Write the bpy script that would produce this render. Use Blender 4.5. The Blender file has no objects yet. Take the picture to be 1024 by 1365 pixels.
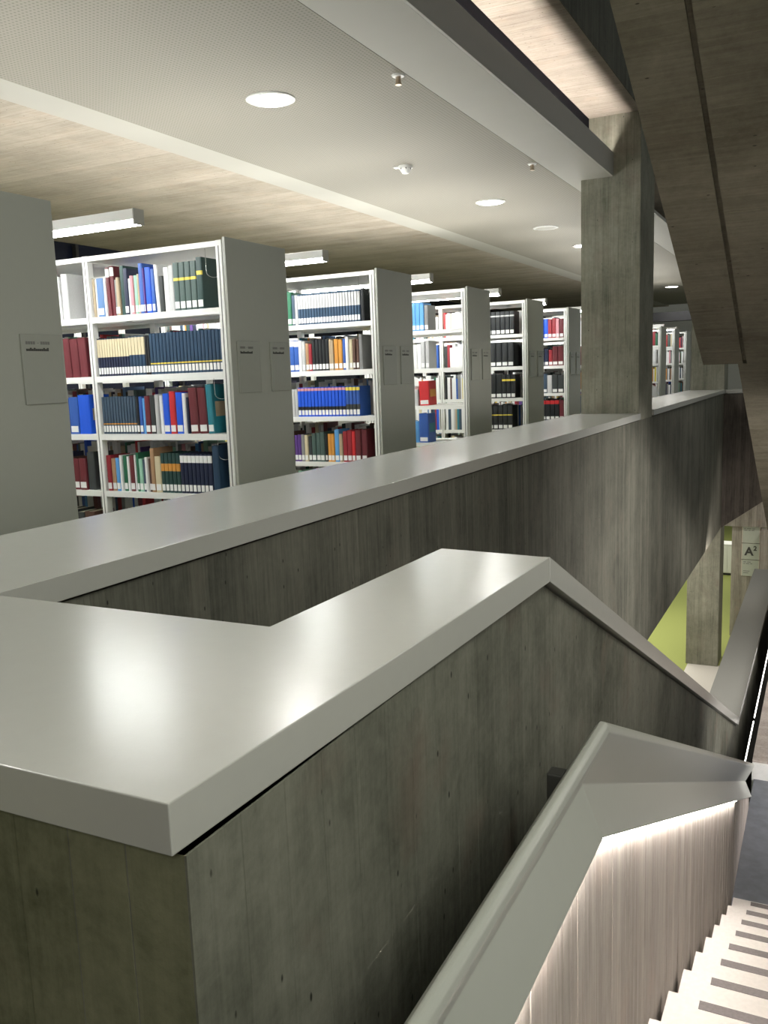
import bpy, bmesh, math, random
from mathutils import Matrix, Vector
random.seed(7)
sc = bpy.context.scene
COL = sc.collection

# ---------------------------------------------------------------- camera
# world: x to the right of the stair, y along the stair, z = 0 at the photographer's eye; floor of the shelf level at -1.45
F_PX, YAW, PITCH, ROLL = 1168.58, -0.470307, 0.153649, -0.0353089
def camera_axes(y, p, r):
    cy, sy, cp, sp = math.cos(y), math.sin(y), math.cos(p), math.sin(p)
    f = Vector((sy*cp, cy*cp, -sp)); r0 = Vector((cy, -sy, 0)); u0 = r0.cross(f)
    c, s = math.cos(r), math.sin(r)
    return c*r0 + s*u0, -s*r0 + c*u0, f
R_, U_, F_ = camera_axes(YAW, PITCH, ROLL)
cam = bpy.data.cameras.new('camera')
cam.sensor_fit = 'HORIZONTAL'; cam.sensor_width = 36.0; cam.lens = 36.0*F_PX/1024.0
cam.clip_start = 0.02; cam.clip_end = 200
cam_ob = bpy.data.objects.new('camera', cam)
cam_ob.matrix_world = Matrix(((R_.x, U_.x, -F_.x, 0), (R_.y, U_.y, -F_.y, 0), (R_.z, U_.z, -F_.z, 0), (0, 0, 0, 1)))
COL.objects.link(cam_ob); sc.camera = cam_ob

# ---------------------------------------------------------------- world, exposure, large lights
sc.view_settings.view_transform = 'Standard'; sc.view_settings.look = 'None'
sc.view_settings.gamma = 1.0; sc.view_settings.use_curve_mapping = False
sc.view_settings.exposure = 0.8
w = bpy.data.worlds.new('world'); sc.world = w; w.use_nodes = True
w.node_tree.nodes['Background'].inputs[0].default_value = (0.92, 0.97, 0.90, 1)
w.node_tree.nodes['Background'].inputs[1].default_value = 0.10
sc.cycles.use_denoising = True
sc.cycles.max_bounces = 8; sc.cycles.diffuse_bounces = 5
sc.cycles.sample_clamp_indirect = 6.0

def area(name, loc, target, sx, sy, power, color=(1, 1, 1), spread=180):
    l = bpy.data.lights.new(name, 'AREA'); l.shape = 'RECTANGLE'; l.size = sx; l.size_y = sy
    l.energy = power; l.color = color; l.spread = math.radians(spread)
    o = bpy.data.objects.new(name, l); o.location = loc
    d = Vector(target) - Vector(loc)
    o.rotation_euler = d.to_track_quat('-Z', 'Y').to_euler()
    COL.objects.link(o); return o
# shelf hall general ceiling lighting, stairwell lighting above and behind the photographer, lower floor, plus added fills
area('stairwell_wall_light', (1.45, 0.6, 1.22), (-0.60, 1.4, -0.85), 0.20, 3.0, 78, (0.98, 1.0, 0.90))
area('stair_fill_light', (1.52, 3.2, -1.15), (0.2, 3.2, -2.2), 0.10, 3.6, 15, (1.0, 0.93, 0.88))  # added unseen fill: brightens the steps and, by bounce, the soffit
area('landing_light', (1.3, 8.0, -1.0), (-1.66, 8.6, -1.9), 0.3, 1.6, 36, (1.0, 0.95, 0.90), 120)
area('stairwell_back_light', (0.2, -2.2, 1.6), (-0.6, 2.0, -0.6), 1.6, 1.0, 19, (1.0, 0.98, 0.92))
area('lower_hall_light', (-3.6, 18.0, -3.05), (-3.6, 18.0, -6), 3.0, 6.0, 110, (1.0, 0.97, 0.88))
area('lower_column_fill', (-1.2, 14.6, -3.0), (-1.9, 16.9, -4.6), 0.5, 0.3, 12, (1.0, 0.92, 0.86))  # fill added to brighten the lower column
area('lower_landing_light', (-0.2, 17.0, -1.2), (-0.6, 18.6, -4.2), 0.8, 0.3, 16, (1.0, 0.90, 0.84))
area('lower_far_fill', (-2.5, 26.0, -3.0), (-2.5, 26.0, -6), 3.0, 6.0, 70, (1.0, 0.98, 0.88))  # fill added to brighten the distant lower carpet
area('lower_flight_fill', (0.9, 11.5, -2.35), (-1.66, 13.8, -1.9), 0.3, 1.2, 20, (1.0, 0.94, 0.88), 120)  # unseen fill added for the far stretch of the parapet wall
area('landing_edge_light', (0.6, 5.9, -2.35), (0.1, 6.62, -3.0), 0.1, 0.8, 12, (1.0, 0.95, 0.93))
area('void_fill', (-1.1, 12.5, 2.2), (-1.6, 13.2, -1.5), 0.3, 3.0, 16, (1.0, 0.96, 0.91), 120)  # hidden fill added to lift the parapet wall beyond the column
area('hall_light', (-6.0, 8.0, 1.75), (-6.0, 8.0, -2), 3.0, 12.0, 90, (1.0, 0.99, 0.95))

# ---------------------------------------------------------------- node materials
MATS = {}
def new_mat(name):
    m = bpy.data.materials.new(name); m.use_nodes = True
    nt = m.node_tree; b = nt.nodes['Principled BSDF']
    return m, nt, b
def plain(name, col, rough=0.5, spec=0.5, metal=0.0, coat=0.0, noise=0.04, scale=30):
    if name in MATS: return MATS[name]
    m, nt, b = new_mat(name)
    tc = nt.nodes.new('ShaderNodeTexCoord'); n = nt.nodes.new('ShaderNodeTexNoise'); n.inputs['Scale'].default_value = scale
    nt.links.new(tc.outputs['Object'], n.inputs['Vector'])
    mx = nt.nodes.new('ShaderNodeMix'); mx.data_type = 'RGBA'
    mx.inputs[6].default_value = (*[c*(1-noise*2) for c in col], 1); mx.inputs[7].default_value = (*[min(1, c*(1+noise*2)) for c in col], 1)
    nt.links.new(n.outputs['Fac'], mx.inputs[0]); nt.links.new(mx.outputs[2], b.inputs['Base Color'])
    b.inputs['Roughness'].default_value = rough; b.inputs['Specular IOR Level'].default_value = spec
    b.inputs['Metallic'].default_value = metal; b.inputs['Coat Weight'].default_value = coat
    b.inputs['Coat Roughness'].default_value = 0.15
    MATS[name] = m; return m
def emit(name, col, s):
    m, nt, b = new_mat(name)
    b.inputs['Base Color'].default_value = (0.8, 0.8, 0.8, 1)
    b.inputs['Emission Color'].default_value = (*col, 1); b.inputs['Emission Strength'].default_value = s
    MATS[name] = m; return m

def concrete(name, board_axis, grain, dark, light, board_w=0.1, warm=(0.30, 0.22, 0.18), grain_amt=1.0, blotch=0.35, mottle=0.25, pores=0.35, spread=0.26):
    """board marked concrete: boards counted along board_axis, wood grain stretched along grain"""
    m, nt, b = new_mat(name)
    N = nt.nodes.new; L = nt.links.new
    tc = N('ShaderNodeTexCoord'); sep = N('ShaderNodeSeparateXYZ'); L(tc.outputs['Object'], sep.inputs[0])
    dv = N('ShaderNodeMath'); dv.operation = 'DIVIDE'; L(sep.outputs['XYZ'.index(board_axis)], dv.inputs[0]); dv.inputs[1].default_value = board_w
    fl = N('ShaderNodeMath'); fl.operation = 'FLOOR'; L(dv.outputs[0], fl.inputs[0])
    wn = N('ShaderNodeTexWhiteNoise'); wn.noise_dimensions = '1D'; L(fl.outputs[0], wn.inputs['W'])
    # grain coordinates, shifted per board
    mp = N('ShaderNodeMapping'); sc_ = [26.0, 26.0, 26.0]; sc_['XYZ'.index(grain)] = 1.3
    mp.inputs['Scale'].default_value = sc_
    add = N('ShaderNodeVectorMath'); add.operation = 'ADD'; L(tc.outputs['Object'], add.inputs[0]); L(wn.outputs['Color'], add.inputs[1])
    L(add.outputs[0], mp.inputs['Vector'])
    g = N('ShaderNodeTexNoise'); g.inputs['Scale'].default_value = 2.2; g.inputs['Detail'].default_value = 6; g.inputs['Roughness'].default_value = 0.62; g.inputs['Distortion'].default_value = 0.6
    L(mp.outputs[0], g.inputs['Vector'])
    big = N('ShaderNodeTexNoise'); big.inputs['Scale'].default_value = 1.7; big.inputs['Detail'].default_value = 5; L(tc.outputs['Object'], big.inputs['Vector'])
    med = N('ShaderNodeTexNoise'); med.inputs['Scale'].default_value = 5.0; med.inputs['Detail'].default_value = 6; L(tc.outputs['Object'], med.inputs['Vector'])
    # value = grain + board + blotch
    def mul(a, k):
        x = N('ShaderNodeMath'); x.operation = 'MULTIPLY'; L(a, x.inputs[0]); x.inputs[1].default_value = k; return x.outputs[0]
    def addm(a, c):
        x = N('ShaderNodeMath'); x.operation = 'ADD'; L(a, x.inputs[0]); L(c, x.inputs[1]); return x.outputs[0]
    fine = N('ShaderNodeTexNoise'); fine.inputs['Scale'].default_value = 38.0; fine.inputs['Detail'].default_value = 5; fine.inputs['Roughness'].default_value = 0.7; L(tc.outputs['Object'], fine.inputs['Vector'])
    cloud = N('ShaderNodeTexNoise'); cloud.inputs['Scale'].default_value = 7.0; cloud.inputs['Detail'].default_value = 7; cloud.inputs['Roughness'].default_value = 0.65; cloud.inputs['Distortion'].default_value = 0.8; L(tc.outputs['Object'], cloud.inputs['Vector'])
    v = addm(addm(mul(g.outputs['Fac'], 0.9*grain_amt), mul(wn.outputs['Value'], 0.22*grain_amt)), mul(big.outputs['Fac'], blotch*1.6))
    v = addm(v, addm(mul(fine.outputs['Fac'], mottle*0.7), mul(cloud.outputs['Fac'], mottle)))
    mr = N('ShaderNodeMapRange'); L(v, mr.inputs['Value'])
    mid = 0.56*grain_amt + blotch*0.8 + mottle*0.85
    mr.inputs['From Min'].default_value = mid-spread; mr.inputs['From Max'].default_value = mid+spread
    mx = N('ShaderNodeMix'); mx.data_type = 'RGBA'; L(mr.outputs[0], mx.inputs[0])
    mx.inputs[6].default_value = (*dark, 1); mx.inputs[7].default_value = (*light, 1)
    # pinkish / greenish stains
    st = N('ShaderNodeMapRange'); L(med.outputs['Fac'], st.inputs['Value']); st.inputs['From Min'].default_value = 0.55; st.inputs['From Max'].default_value = 0.75; st.inputs['To Max'].default_value = 0.45
    mx2 = N('ShaderNodeMix'); mx2.data_type = 'RGBA'; L(st.outputs[0], mx2.inputs[0]); L(mx.outputs[2], mx2.inputs[6]); mx2.inputs[7].default_value = (*warm, 1)
    # pores
    vo = N('ShaderNodeTexVoronoi'); vo.inputs['Scale'].default_value = 24.0; vo.inputs['Randomness'].default_value = 1.0
    mp2 = N('ShaderNodeMapping'); s2 = [1.0, 1.0, 1.0]; s2['XYZ'.index(grain)] = 0.45; mp2.inputs['Scale'].default_value = s2
    L(tc.outputs['Object'], mp2.inputs['Vector']); L(mp2.outputs[0], vo.inputs['Vector'])
    pr = N('ShaderNodeMapRange'); L(vo.outputs['Distance'], pr.inputs['Value']); pr.inputs['From Min'].default_value = 0.05; pr.inputs['From Max'].default_value = 0.09
    pick = N('ShaderNodeSeparateColor'); L(vo.outputs['Color'], pick.inputs[0])
    pm = N('ShaderNodeMath'); pm.operation = 'GREATER_THAN'; L(pick.outputs[0], pm.inputs[0]); pm.inputs[1].default_value = pores
    pore = N('ShaderNodeMath'); pore.operation = 'MAXIMUM'; L(pr.outputs[0], pore.inputs[0]); L(pm.outputs[0], pore.inputs[1])
    mx3 = N('ShaderNodeMix'); mx3.data_type = 'RGBA'; L(pore.outputs[0], mx3.inputs[0]); mx3.inputs[6].default_value = (*[c*0.35 for c in dark], 1); L(mx2.outputs[2], mx3.inputs[7])
    L(mx3.outputs[2], b.inputs['Base Color'])
    bm_ = N('ShaderNodeBump'); bm_.inputs['Strength'].default_value = 0.45; bm_.inputs['Distance'].default_value = 0.004
    hh = addm(addm(mul(g.outputs['Fac'], grain_amt), mul(fine.outputs['Fac'], 0.5)), mul(pore.outputs[0], 0.8)); L(hh, bm_.inputs['Height']); L(bm_.outputs[0], b.inputs['Normal'])
    b.inputs['Roughness'].default_value = 0.78; b.inputs['Specular IOR Level'].default_value = 0.3
    MATS[name] = m; return m

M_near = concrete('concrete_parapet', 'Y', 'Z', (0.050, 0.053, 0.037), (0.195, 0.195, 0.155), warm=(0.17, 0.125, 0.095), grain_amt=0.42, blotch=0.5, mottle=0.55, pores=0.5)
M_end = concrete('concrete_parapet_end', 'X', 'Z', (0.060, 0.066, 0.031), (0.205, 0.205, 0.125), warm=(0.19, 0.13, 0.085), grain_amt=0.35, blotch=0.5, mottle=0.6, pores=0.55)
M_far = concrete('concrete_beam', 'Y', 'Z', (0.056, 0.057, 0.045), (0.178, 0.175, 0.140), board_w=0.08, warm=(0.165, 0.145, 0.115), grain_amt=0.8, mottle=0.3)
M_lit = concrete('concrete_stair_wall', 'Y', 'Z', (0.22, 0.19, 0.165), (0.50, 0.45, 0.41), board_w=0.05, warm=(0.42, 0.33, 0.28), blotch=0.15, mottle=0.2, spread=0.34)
M_crossX = concrete('concrete_cross_wall', 'X', 'Z', (0.17, 0.155, 0.125), (0.38, 0.355, 0.30), board_w=0.08)
M_endw = concrete('concrete_shaded_end_wall', 'X', 'Z', (0.030, 0.025, 0.020), (0.10, 0.085, 0.07), board_w=0.08, warm=(0.09, 0.07, 0.055))  # darker tone puts the shade of the stairwell's far end into the colour
M_column = concrete('concrete_column', 'X', 'Z', (0.12, 0.122, 0.09), (0.36, 0.35, 0.28), board_w=0.07, blotch=0.4, grain_amt=0.6, mottle=0.35, warm=(0.22, 0.18, 0.15))
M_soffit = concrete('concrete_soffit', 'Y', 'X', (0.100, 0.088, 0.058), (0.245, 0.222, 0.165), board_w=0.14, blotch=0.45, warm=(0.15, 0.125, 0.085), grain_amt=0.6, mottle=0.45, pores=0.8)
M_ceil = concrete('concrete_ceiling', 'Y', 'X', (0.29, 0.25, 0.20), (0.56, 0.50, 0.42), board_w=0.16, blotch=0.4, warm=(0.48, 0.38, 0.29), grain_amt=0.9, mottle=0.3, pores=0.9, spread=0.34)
M_cap = plain('coping_satin_paint', (0.42, 0.42, 0.385), rough=0.235, spec=0.9, noise=0.01)
def add_brush(m):
    nt = m.node_tree; b = nt.nodes['Principled BSDF']
    tc = nt.nodes.new('ShaderNodeTexCoord'); n = nt.nodes.new('ShaderNodeTexNoise'); n.inputs['Scale'].default_value = 160; n.inputs['Detail'].default_value = 3
    nt.links.new(tc.outputs['Object'], n.inputs['Vector'])
    bp = nt.nodes.new('ShaderNodeBump'); bp.inputs['Strength'].default_value = 0.12; bp.inputs['Distance'].default_value = 0.0008
    nt.links.new(n.outputs['Fac'], bp.inputs['Height']); nt.links.new(bp.outputs[0], b.inputs['Normal'])
add_brush(M_cap)
M_rail = plain('balustrade_cap_paint', (0.36, 0.37, 0.33), rough=0.34, spec=0.5, noise=0.01)
M_shelf = plain('shelf_white_steel', (0.80, 0.80, 0.77), rough=0.35, noise=0.01)
M_panel = plain('shelf_end_grey_laminate', (0.40, 0.41, 0.365), rough=0.38, noise=0.01)
M_plate = plain('acrylic_plate', (0.375, 0.385, 0.345), rough=0.12, spec=0.6, noise=0.01)
M_text = plain('plate_print', (0.04, 0.04, 0.035), rough=0.6)
M_textf = plain('plate_print_faint', (0.17, 0.17, 0.16), rough=0.6)
M_plaster = plain('ceiling_plaster', (0.44, 0.43, 0.385), rough=0.6, noise=0.02, scale=3)
M_fascia = plain('bulkhead_paint', (0.47, 0.46, 0.43), rough=0.5, noise=0.01)
M_dark = plain('dark_metal', (0.02, 0.02, 0.022), rough=0.5)
M_recess = plain('dark_recess_panel', (0.006, 0.006, 0.009), rough=0.95, spec=0.1)
M_bracket = plain('bracket_grey', (0.06, 0.06, 0.053), rough=0.5)
M_night = plain('night_window_glass', (0.012, 0.016, 0.035), rough=0.12, spec=0.5)
M_gap = plain('shadow_gap_strip', (0.03, 0.03, 0.025), rough=0.8)
M_stone = plain('tread_light_stone', (0.60, 0.565, 0.52), rough=0.45, noise=0.05, scale=60)
M_strip = plain('nonslip_strip_grey', (0.17, 0.15, 0.145), rough=0.8, noise=0.1, scale=120)
M_slate = plain('landing_slate', (0.15, 0.16, 0.18), rough=0.45, noise=0.18, scale=14)
M_carpet = plain('green_carpet', (0.27, 0.30, 0.085), rough=0.95, noise=0.12, scale=90)
M_carpet_up = plain('olive_carpet', (0.22, 0.235, 0.09), rough=0.95, noise=0.12, scale=90)
M_ring = plain('white_trim_ring', (0.8, 0.8, 0.78), rough=0.3)
M_chrome = plain('chrome_wire', (0.75, 0.75, 0.75), rough=0.2, metal=1.0)
M_brass = plain('sprinkler_brass', (0.45, 0.36, 0.26), rough=0.35, metal=0.8)
M_white_paint = plain('white_wall_paint', (0.75, 0.75, 0.72), rough=0.7)
M_label = plain('call_label_paper', (0.82, 0.82, 0.80), rough=0.6)
M_page = plain('page_paper', (0.74, 0.70, 0.60), rough=0.8, noise=0.1, scale=200)
M_sign = plain('sign_grey_glass', (0.42, 0.45, 0.38), rough=0.3)
M_signedge = plain('sign_edge', (0.55, 0.48, 0.40), rough=0.4)
E_down = emit('downlight_glow', (1.0, 0.98, 0.95), 30.0)
E_lamp = emit('shelf_lamp_glow', (0.97, 1.0, 0.98), 26.0)
E_led = emit('led_glow', (1.0, 0.93, 0.87), 62.0)
E_cove = emit('cove_glow', (1.0, 0.93, 0.87), 25.0)
E_slot = emit('slot_led_glow', (1.0, 0.95, 0.9), 5.0)

def perforate():
    m, nt, b = new_mat('perforated_plaster'); N = nt.nodes.new; L = nt.links.new
    tc = N('ShaderNodeTexCoord'); mp = N('ShaderNodeMapping'); L(tc.outputs['Object'], mp.inputs['Vector'])
    k = 1/0.026; mp.inputs['Scale'].default_value = (k, k, 0)
    fr = N('ShaderNodeVectorMath'); fr.operation = 'FRACTION'; L(mp.outputs[0], fr.inputs[0])
    sub = N('ShaderNodeVectorMath'); sub.operation = 'DISTANCE'; L(fr.outputs[0], sub.inputs[0]); sub.inputs[1].default_value = (0.5, 0.5, 0)
    mr = N('ShaderNodeMapRange'); L(sub.outputs['Value'], mr.inputs['Value']); mr.inputs['From Min'].default_value = 0.20; mr.inputs['From Max'].default_value = 0.27
    mx = N('ShaderNodeMix'); mx.data_type = 'RGBA'; L(mr.outputs[0], mx.inputs[0]); mx.inputs[6].default_value = (0.20, 0.185, 0.15, 1); mx.inputs[7].default_value = (0.31, 0.292, 0.248, 1)
    L(mx.outputs[2], b.inputs['Base Color']); b.inputs['Roughness'].default_value = 0.7
    return m
M_perf = perforate()

# ---------------------------------------------------------------- mesh helpers
class MB:
    def __init__(s): s.v = []; s.f = []
    def box(s, x0, x1, y0, y1, z0, z1):
        n = len(s.v)
        s.v += [(x0,y0,z0),(x1,y0,z0),(x1,y1,z0),(x0,y1,z0),(x0,y0,z1),(x1,y0,z1),(x1,y1,z1),(x0,y1,z1)]
        s.f += [(n,n+3,n+2,n+1),(n+4,n+5,n+6,n+7),(n,n+1,n+5,n+4),(n+1,n+2,n+6,n+5),(n+2,n+3,n+7,n+6),(n+3,n,n+4,n+7)]
        return s
    def prism(s, pts, ax, a, b):
        """pts: polygon in the two other axes (in xyz order), extruded along axis ax from a to b"""
        n = len(s.v); k = len(pts)
        for t in (a, b):
            for p in pts:
                q = list(p); q.insert(ax, t); s.v.append(tuple(q))
        s.f.append(tuple(range(n, n+k))[::-1]); s.f.append(tuple(range(n+k, n+2*k)))
        for i in range(k):
            j = (i+1) % k; s.f.append((n+i, n+j, n+k+j, n+k+i))
        return s
    def loft(s, rings, closed=True, caps=True):
        n = len(s.v); k = len(rings[0])
        for r in rings: s.v += [tuple(p) for p in r]
        for i in range(len(rings)-1):
            for j in range(k if closed else k-1):
                jj = (j+1) % k
                s.f.append((n+i*k+j, n+i*k+jj, n+(i+1)*k+jj, n+(i+1)*k+j))
        if caps:
            s.f.append(tuple(range(n, n+k))[::-1]); m = n+(len(rings)-1)*k; s.f.append(tuple(range(m, m+k)))
        return s
    def tube(s, pts, r, seg=8):
        rings = []
        for i, p in enumerate(pts):
            a = Vector(pts[max(0, i-1)]); c = Vector(pts[min(len(pts)-1, i+1)]); d = (c-a).normalized()
            u = d.orthogonal().normalized() if i == 0 else (u - d*u.dot(d)).normalized(); v = d.cross(u)
            rings.append([Vector(p)+r*(math.cos(t)*u+math.sin(t)*v) for t in [2*math.pi*q/seg for q in range(seg)]])
        return s.loft(rings)
    def cyl(s, c, r, z0, z1, seg=32, r1=None):
        r1 = r if r1 is None else r1
        A = [2*math.pi*i/seg for i in range(seg)]
        return s.loft([[(c[0]+r*math.cos(a), c[1]+r*math.sin(a), z0) for a in A], [(c[0]+r1*math.cos(a), c[1]+r1*math.sin(a), z1) for a in A]])
    def mesh(s, name):
        me = bpy.data.meshes.new(name); me.from_pydata(s.v, [], s.f); me.update()
        b = bmesh.new(); b.from_mesh(me); bmesh.ops.recalc_face_normals(b, faces=b.faces); b.to_mesh(me); b.free()
        return me
def obj(name, mb, mat, parent=None, bevel=0, seg=2, off=(0, 0, 0), smooth=False):
    me = mb.mesh(name) if isinstance(mb, MB) else mb
    o = bpy.data.objects.new(name, me); COL.objects.link(o)
    if mat is not None:
        if not me.materials: me.materials.append(mat)
        elif me.materials[0] != mat:
            o.material_slots[0].link = 'OBJECT'; o.material_slots[0].material = mat
    if parent: o.parent = parent
    o.location = off
    if bevel:
        b = o.modifiers.new('edge', 'BEVEL'); b.width = bevel; b.segments = seg; b.limit_method = 'ANGLE'; b.angle_limit = math.radians(30)
    if smooth:
        for p in me.polygons: p.use_smooth = True
    return o
def tag(o, label, cat, group=None, kind=None):
    o['label'] = label; o['category'] = cat
    if group: o['group'] = group
    if kind: o['kind'] = kind
    return o
def struct(name, mb, mat, label=None, cat=None, **k):
    o = obj(name, mb, mat, **k); o['kind'] = 'structure'
    if label: o['label'] = label; o['category'] = cat
    return o
def thing(name, label, cat, loc=(0, 0, 0), group=None, kind=None):
    o = bpy.data.objects.new(name, None); COL.objects.link(o); o.location = loc; o.empty_display_size = 0.1
    return tag(o, label, cat, group, kind)

# one connected wall whose face at constant x shows the formwork boards; top and bottom follow y
def interp(P, y):
    if y <= P[0][0]: return P[0][1]
    for (a, za), (b, zb) in zip(P, P[1:]):
        if y <= b: return za+(zb-za)*(y-a)/(b-a)
    return P[-1][1]
def board_face_points(a0, a1, wid, jit=0.0008, groove=0.0009, breaks=()):
    """polyline (a, depth) of a row of boards from a0 to a1"""
    pts = []; a = a0; rnd = random.Random(int(a0*100)+int(wid*1000))
    while a < a1-1e-4:
        ww = wid*(0.92+0.16*rnd.random()); b = min(a1, a+ww)
        if a1-b < wid*0.4: b = a1
        d = rnd.random()*jit
        g = 0.0014
        pts += [(a+g, d), (b-g, d)]
        if b < a1-1e-4: pts += [(b, -groove)]
        a = b
    pts[0] = (a0, pts[0][1]); pts[-1] = (a1, pts[-1][1])
    for br in breaks:
        for i in range(len(pts)-1):
            if pts[i][0] < br < pts[i+1][0]:
                t = (br-pts[i][0])/(pts[i+1][0]-pts[i][0])
                pts.insert(i+1, (br, pts[i][1]+t*(pts[i+1][1]-pts[i][1]))); break
    return pts
def wall_x(xf, xb, y0, y1, top, bot, wid, sign=1, **k):
    """boards on the face x = xf (facing sign), flat back at x = xb"""
    br = [p[0] for p in top+bot if y0 < p[0] < y1]
    P = board_face_points(y0, y1, wid, breaks=br, **k)
    rings = [[(xf+sign*d, y, interp(bot, y)), (xf+sign*d, y, interp(top, y)), (xb, y, interp(top, y)), (xb, y, interp(bot, y))] for y, d in P]
    return MB().loft(rings)
def wall_y(yf, yb, x0, x1, z0, z1, wid, sign=-1, z1b=None, z0b=None, **k):
    P = board_face_points(x0, x1, wid, **k)
    def T(x, a, b): return a if b is None else a+(b-a)*(x-x0)/(x1-x0)
    rings = [[(x, yf+sign*d, T(x, z0, z0b)), (x, yf+sign*d, T(x, z1, z1b)), (x, yb, T(x, z1, z1b)), (x, yb, T(x, z0, z0b))] for x, d in P]
    return MB().loft(rings)
def slab_soffit(x0, x1, y0, y1, bot, thick, wid, **k):
    """slab with boards running in x on its underside; bot(y) profile"""
    br = [p[0] for p in bot if y0 < p[0] < y1]
    P = board_face_points(y0, y1, wid, breaks=br, **k)
    rings = [[(x0, y, interp(bot, y)-d), (x1, y, interp(bot, y)-d), (x1, y, interp(bot, y)+thick), (x0, y, interp(bot, y)+thick)] for y, d in P]
    return MB().loft(rings)

SL = 0.448            # stair pitch
FLOOR = -1.45

# ================================================================ STRUCTURE
# shelf floor and its slab
struct('floor', MB().box(-9.2, -2.10, -3.0, 31, -1.75, FLOOR), M_carpet_up)
# lower floor
struct('floor', MB().box(-9.2, -2.2, 10.0, 33, -5.8, -5.6), M_carpet)
struct('floor', MB().box(-2.2, 3.0, 16.9, 33, -5.8, -5.601), M_carpet)
struct('floor', MB().box(-2.2, 1.2, 6.7, 16.9, -5.8, -5.6), M_stone)
struct('floor', MB().box(-2.2, 1.6, -3.0, 6.7, -5.8, -5.6), M_slate)
# suspended white ceiling strip with perforated field
struct('ceiling', MB().box(-2.38, -1.945, -3, 28, 1.82, 1.86), M_plaster)
struct('ceiling', MB().box(-4.45, -2.384, -3, 28, 1.82, 1.86), M_perf)
struct('ceiling', MB().box(-4.755, -4.45, -3, 28, 1.82, 1.86), M_plaster)
struct('ceiling', slab_soffit(-9.2, -4.70, -3, 30, [(-3, 1.90), (30, 1.90)], 0.3, 0.16), M_ceil)
struct('ceiling', slab_soffit(-4.70, -1.665, -3, 30, [(-3, 2.38), (30, 2.38)], 0.3, 0.16), M_ceil)
# bulkhead: fascia, ledge and dark recess above it
struct('trim_1', MB().box(-1.945, -1.925, -3, 8.9, 1.82, 2.04), M_fascia, bevel=0.002)
struct('trim_2', MB().box(-2.16, -1.945, -3, 8.9, 1.86, 1.90), M_dark)
struct('trim_3', MB().box(-2.20, -2.16, -3, 8.9, 1.90, 2.38), M_recess)
# upper floor parapet seen above the soffit edge
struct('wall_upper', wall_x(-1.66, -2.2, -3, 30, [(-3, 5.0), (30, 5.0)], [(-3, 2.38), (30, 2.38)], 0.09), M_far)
# far and outer walls
struct('wall_near', wall_y(-3.2, -3.5, -14, 1.9, -5.8, 5, 0.2, sign=1), M_crossX)
struct('wall_far', MB().box(-9.2, -1.7, 31, 31.2, FLOOR, 2.4), M_white_paint)
struct('wall_far', MB().box(-9.2, 3, 33, 33.2, -5.8, -2.9), M_white_paint)
struct('wall_outer', MB().box(-9.25, -9.0, -3, 33, -5.8, -0.45), M_white_paint)
win = struct('window_1', MB().box(-9.16, -9.13, -3, 33, -0.45, 1.90), M_night)
for k in range(18):
    obj('mullion', MB().box(-9.12, -9.05, -3+2.0*k, -2.95+2.0*k, -0.45, 1.88), M_dark, win)
obj('sill', MB().box(-9.2, -8.9, -3, 33, -0.45, -0.42), M_white_paint, win)
struct('wall_right', wall_x(1.6, 1.9, -3.0, 6.62, [(-3, 4), (6.62, 4)], [(-3, -5.8), (6.62, -5.8)], 0.1, sign=-1), M_far)

# lower storey slab: underside of the shelf floor
struct('ceiling_lower', MB().box(-9.2, -2.3, 8, 31, -2.95, -2.75), M_white_paint)

# --- main beam (parapet A): deep concrete wall between shelf floor and stairwell
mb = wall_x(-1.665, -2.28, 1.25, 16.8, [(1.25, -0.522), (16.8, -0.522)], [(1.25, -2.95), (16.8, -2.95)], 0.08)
tag(obj('parapet_wall', mb, M_far), 'long board-marked concrete parapet wall running beneath the far grey coping past the column', 'wall', kind='structure')
tag(obj('shadow_gap', MB().box(-2.27, -1.70, 1.30, 16.8, -0.53, -0.51), M_gap), 'dark recessed joint under the far long coping', 'joint', kind='structure')
# --- cross wall at the end of the stairwell
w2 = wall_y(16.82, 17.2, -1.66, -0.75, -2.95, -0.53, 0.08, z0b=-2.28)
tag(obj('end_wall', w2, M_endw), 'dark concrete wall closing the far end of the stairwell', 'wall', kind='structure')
# --- column(s)
def column(y0, y1, z0, z1, label):
    P = board_face_points(-2.237, -1.6675, 0.07)
    Q = board_face_points(y0, y1, 0.07)
    ring = [(x, y0-d) for x, d in P] + [(-1.6675+d, y) for y, d in Q] + [(-2.237, y1)]
    o = obj('column', MB().prism(ring, 2, z0, z1), M_column)
    o['kind'] = 'structure'; o['label'] = label; o['category'] = 'column'
    return o
column(8.9, 9.64, FLOOR, 2.38, 'square board-marked concrete column rising through the far coping to the ceiling')
column(16.85, 17.5, -5.6, 2.38, 'grey concrete column standing on the lower floor beside the green carpet')

# --- coping on parapet A, connector, and parapet B (one U shaped coping, mitre seams between the runs)
T = 0.062
def coping(name, poly, label, z=-0.45, t=T):
    return tag(obj(name, MB().prism(poly, 2, z-t, z), M_cap, bevel=0.0016, seg=2), label, 'coping', kind='thing')
coping('coping', [(-1.645, 1.305), (-1.645, 8.90), (-2.30, 8.90), (-2.30, 1.305)],
       'long light grey coping between the bookcases and the stairwell, near side of the column')
coping('coping', [(-1.648, 9.645), (-1.648, 16.85), (-2.30, 16.85), (-2.30, 9.645)],
       'light grey coping run beyond the concrete column')
coping('coping', [(-1.645, 16.855), (-0.95, 16.855), (-0.95, 17.1), (-1.645, 17.1)], 'short grey coping on the dark end wall of the stairwell')
coping('coping', [(-0.6225, 0.684), (-0.592, 2.046), (-0.890, 2.074), (-0.9075, 1.302), (-2.30, 1.3015), (-2.30, 0.676)],
       'wide pale coping slab in the corner catching the lamp reflections')
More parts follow.
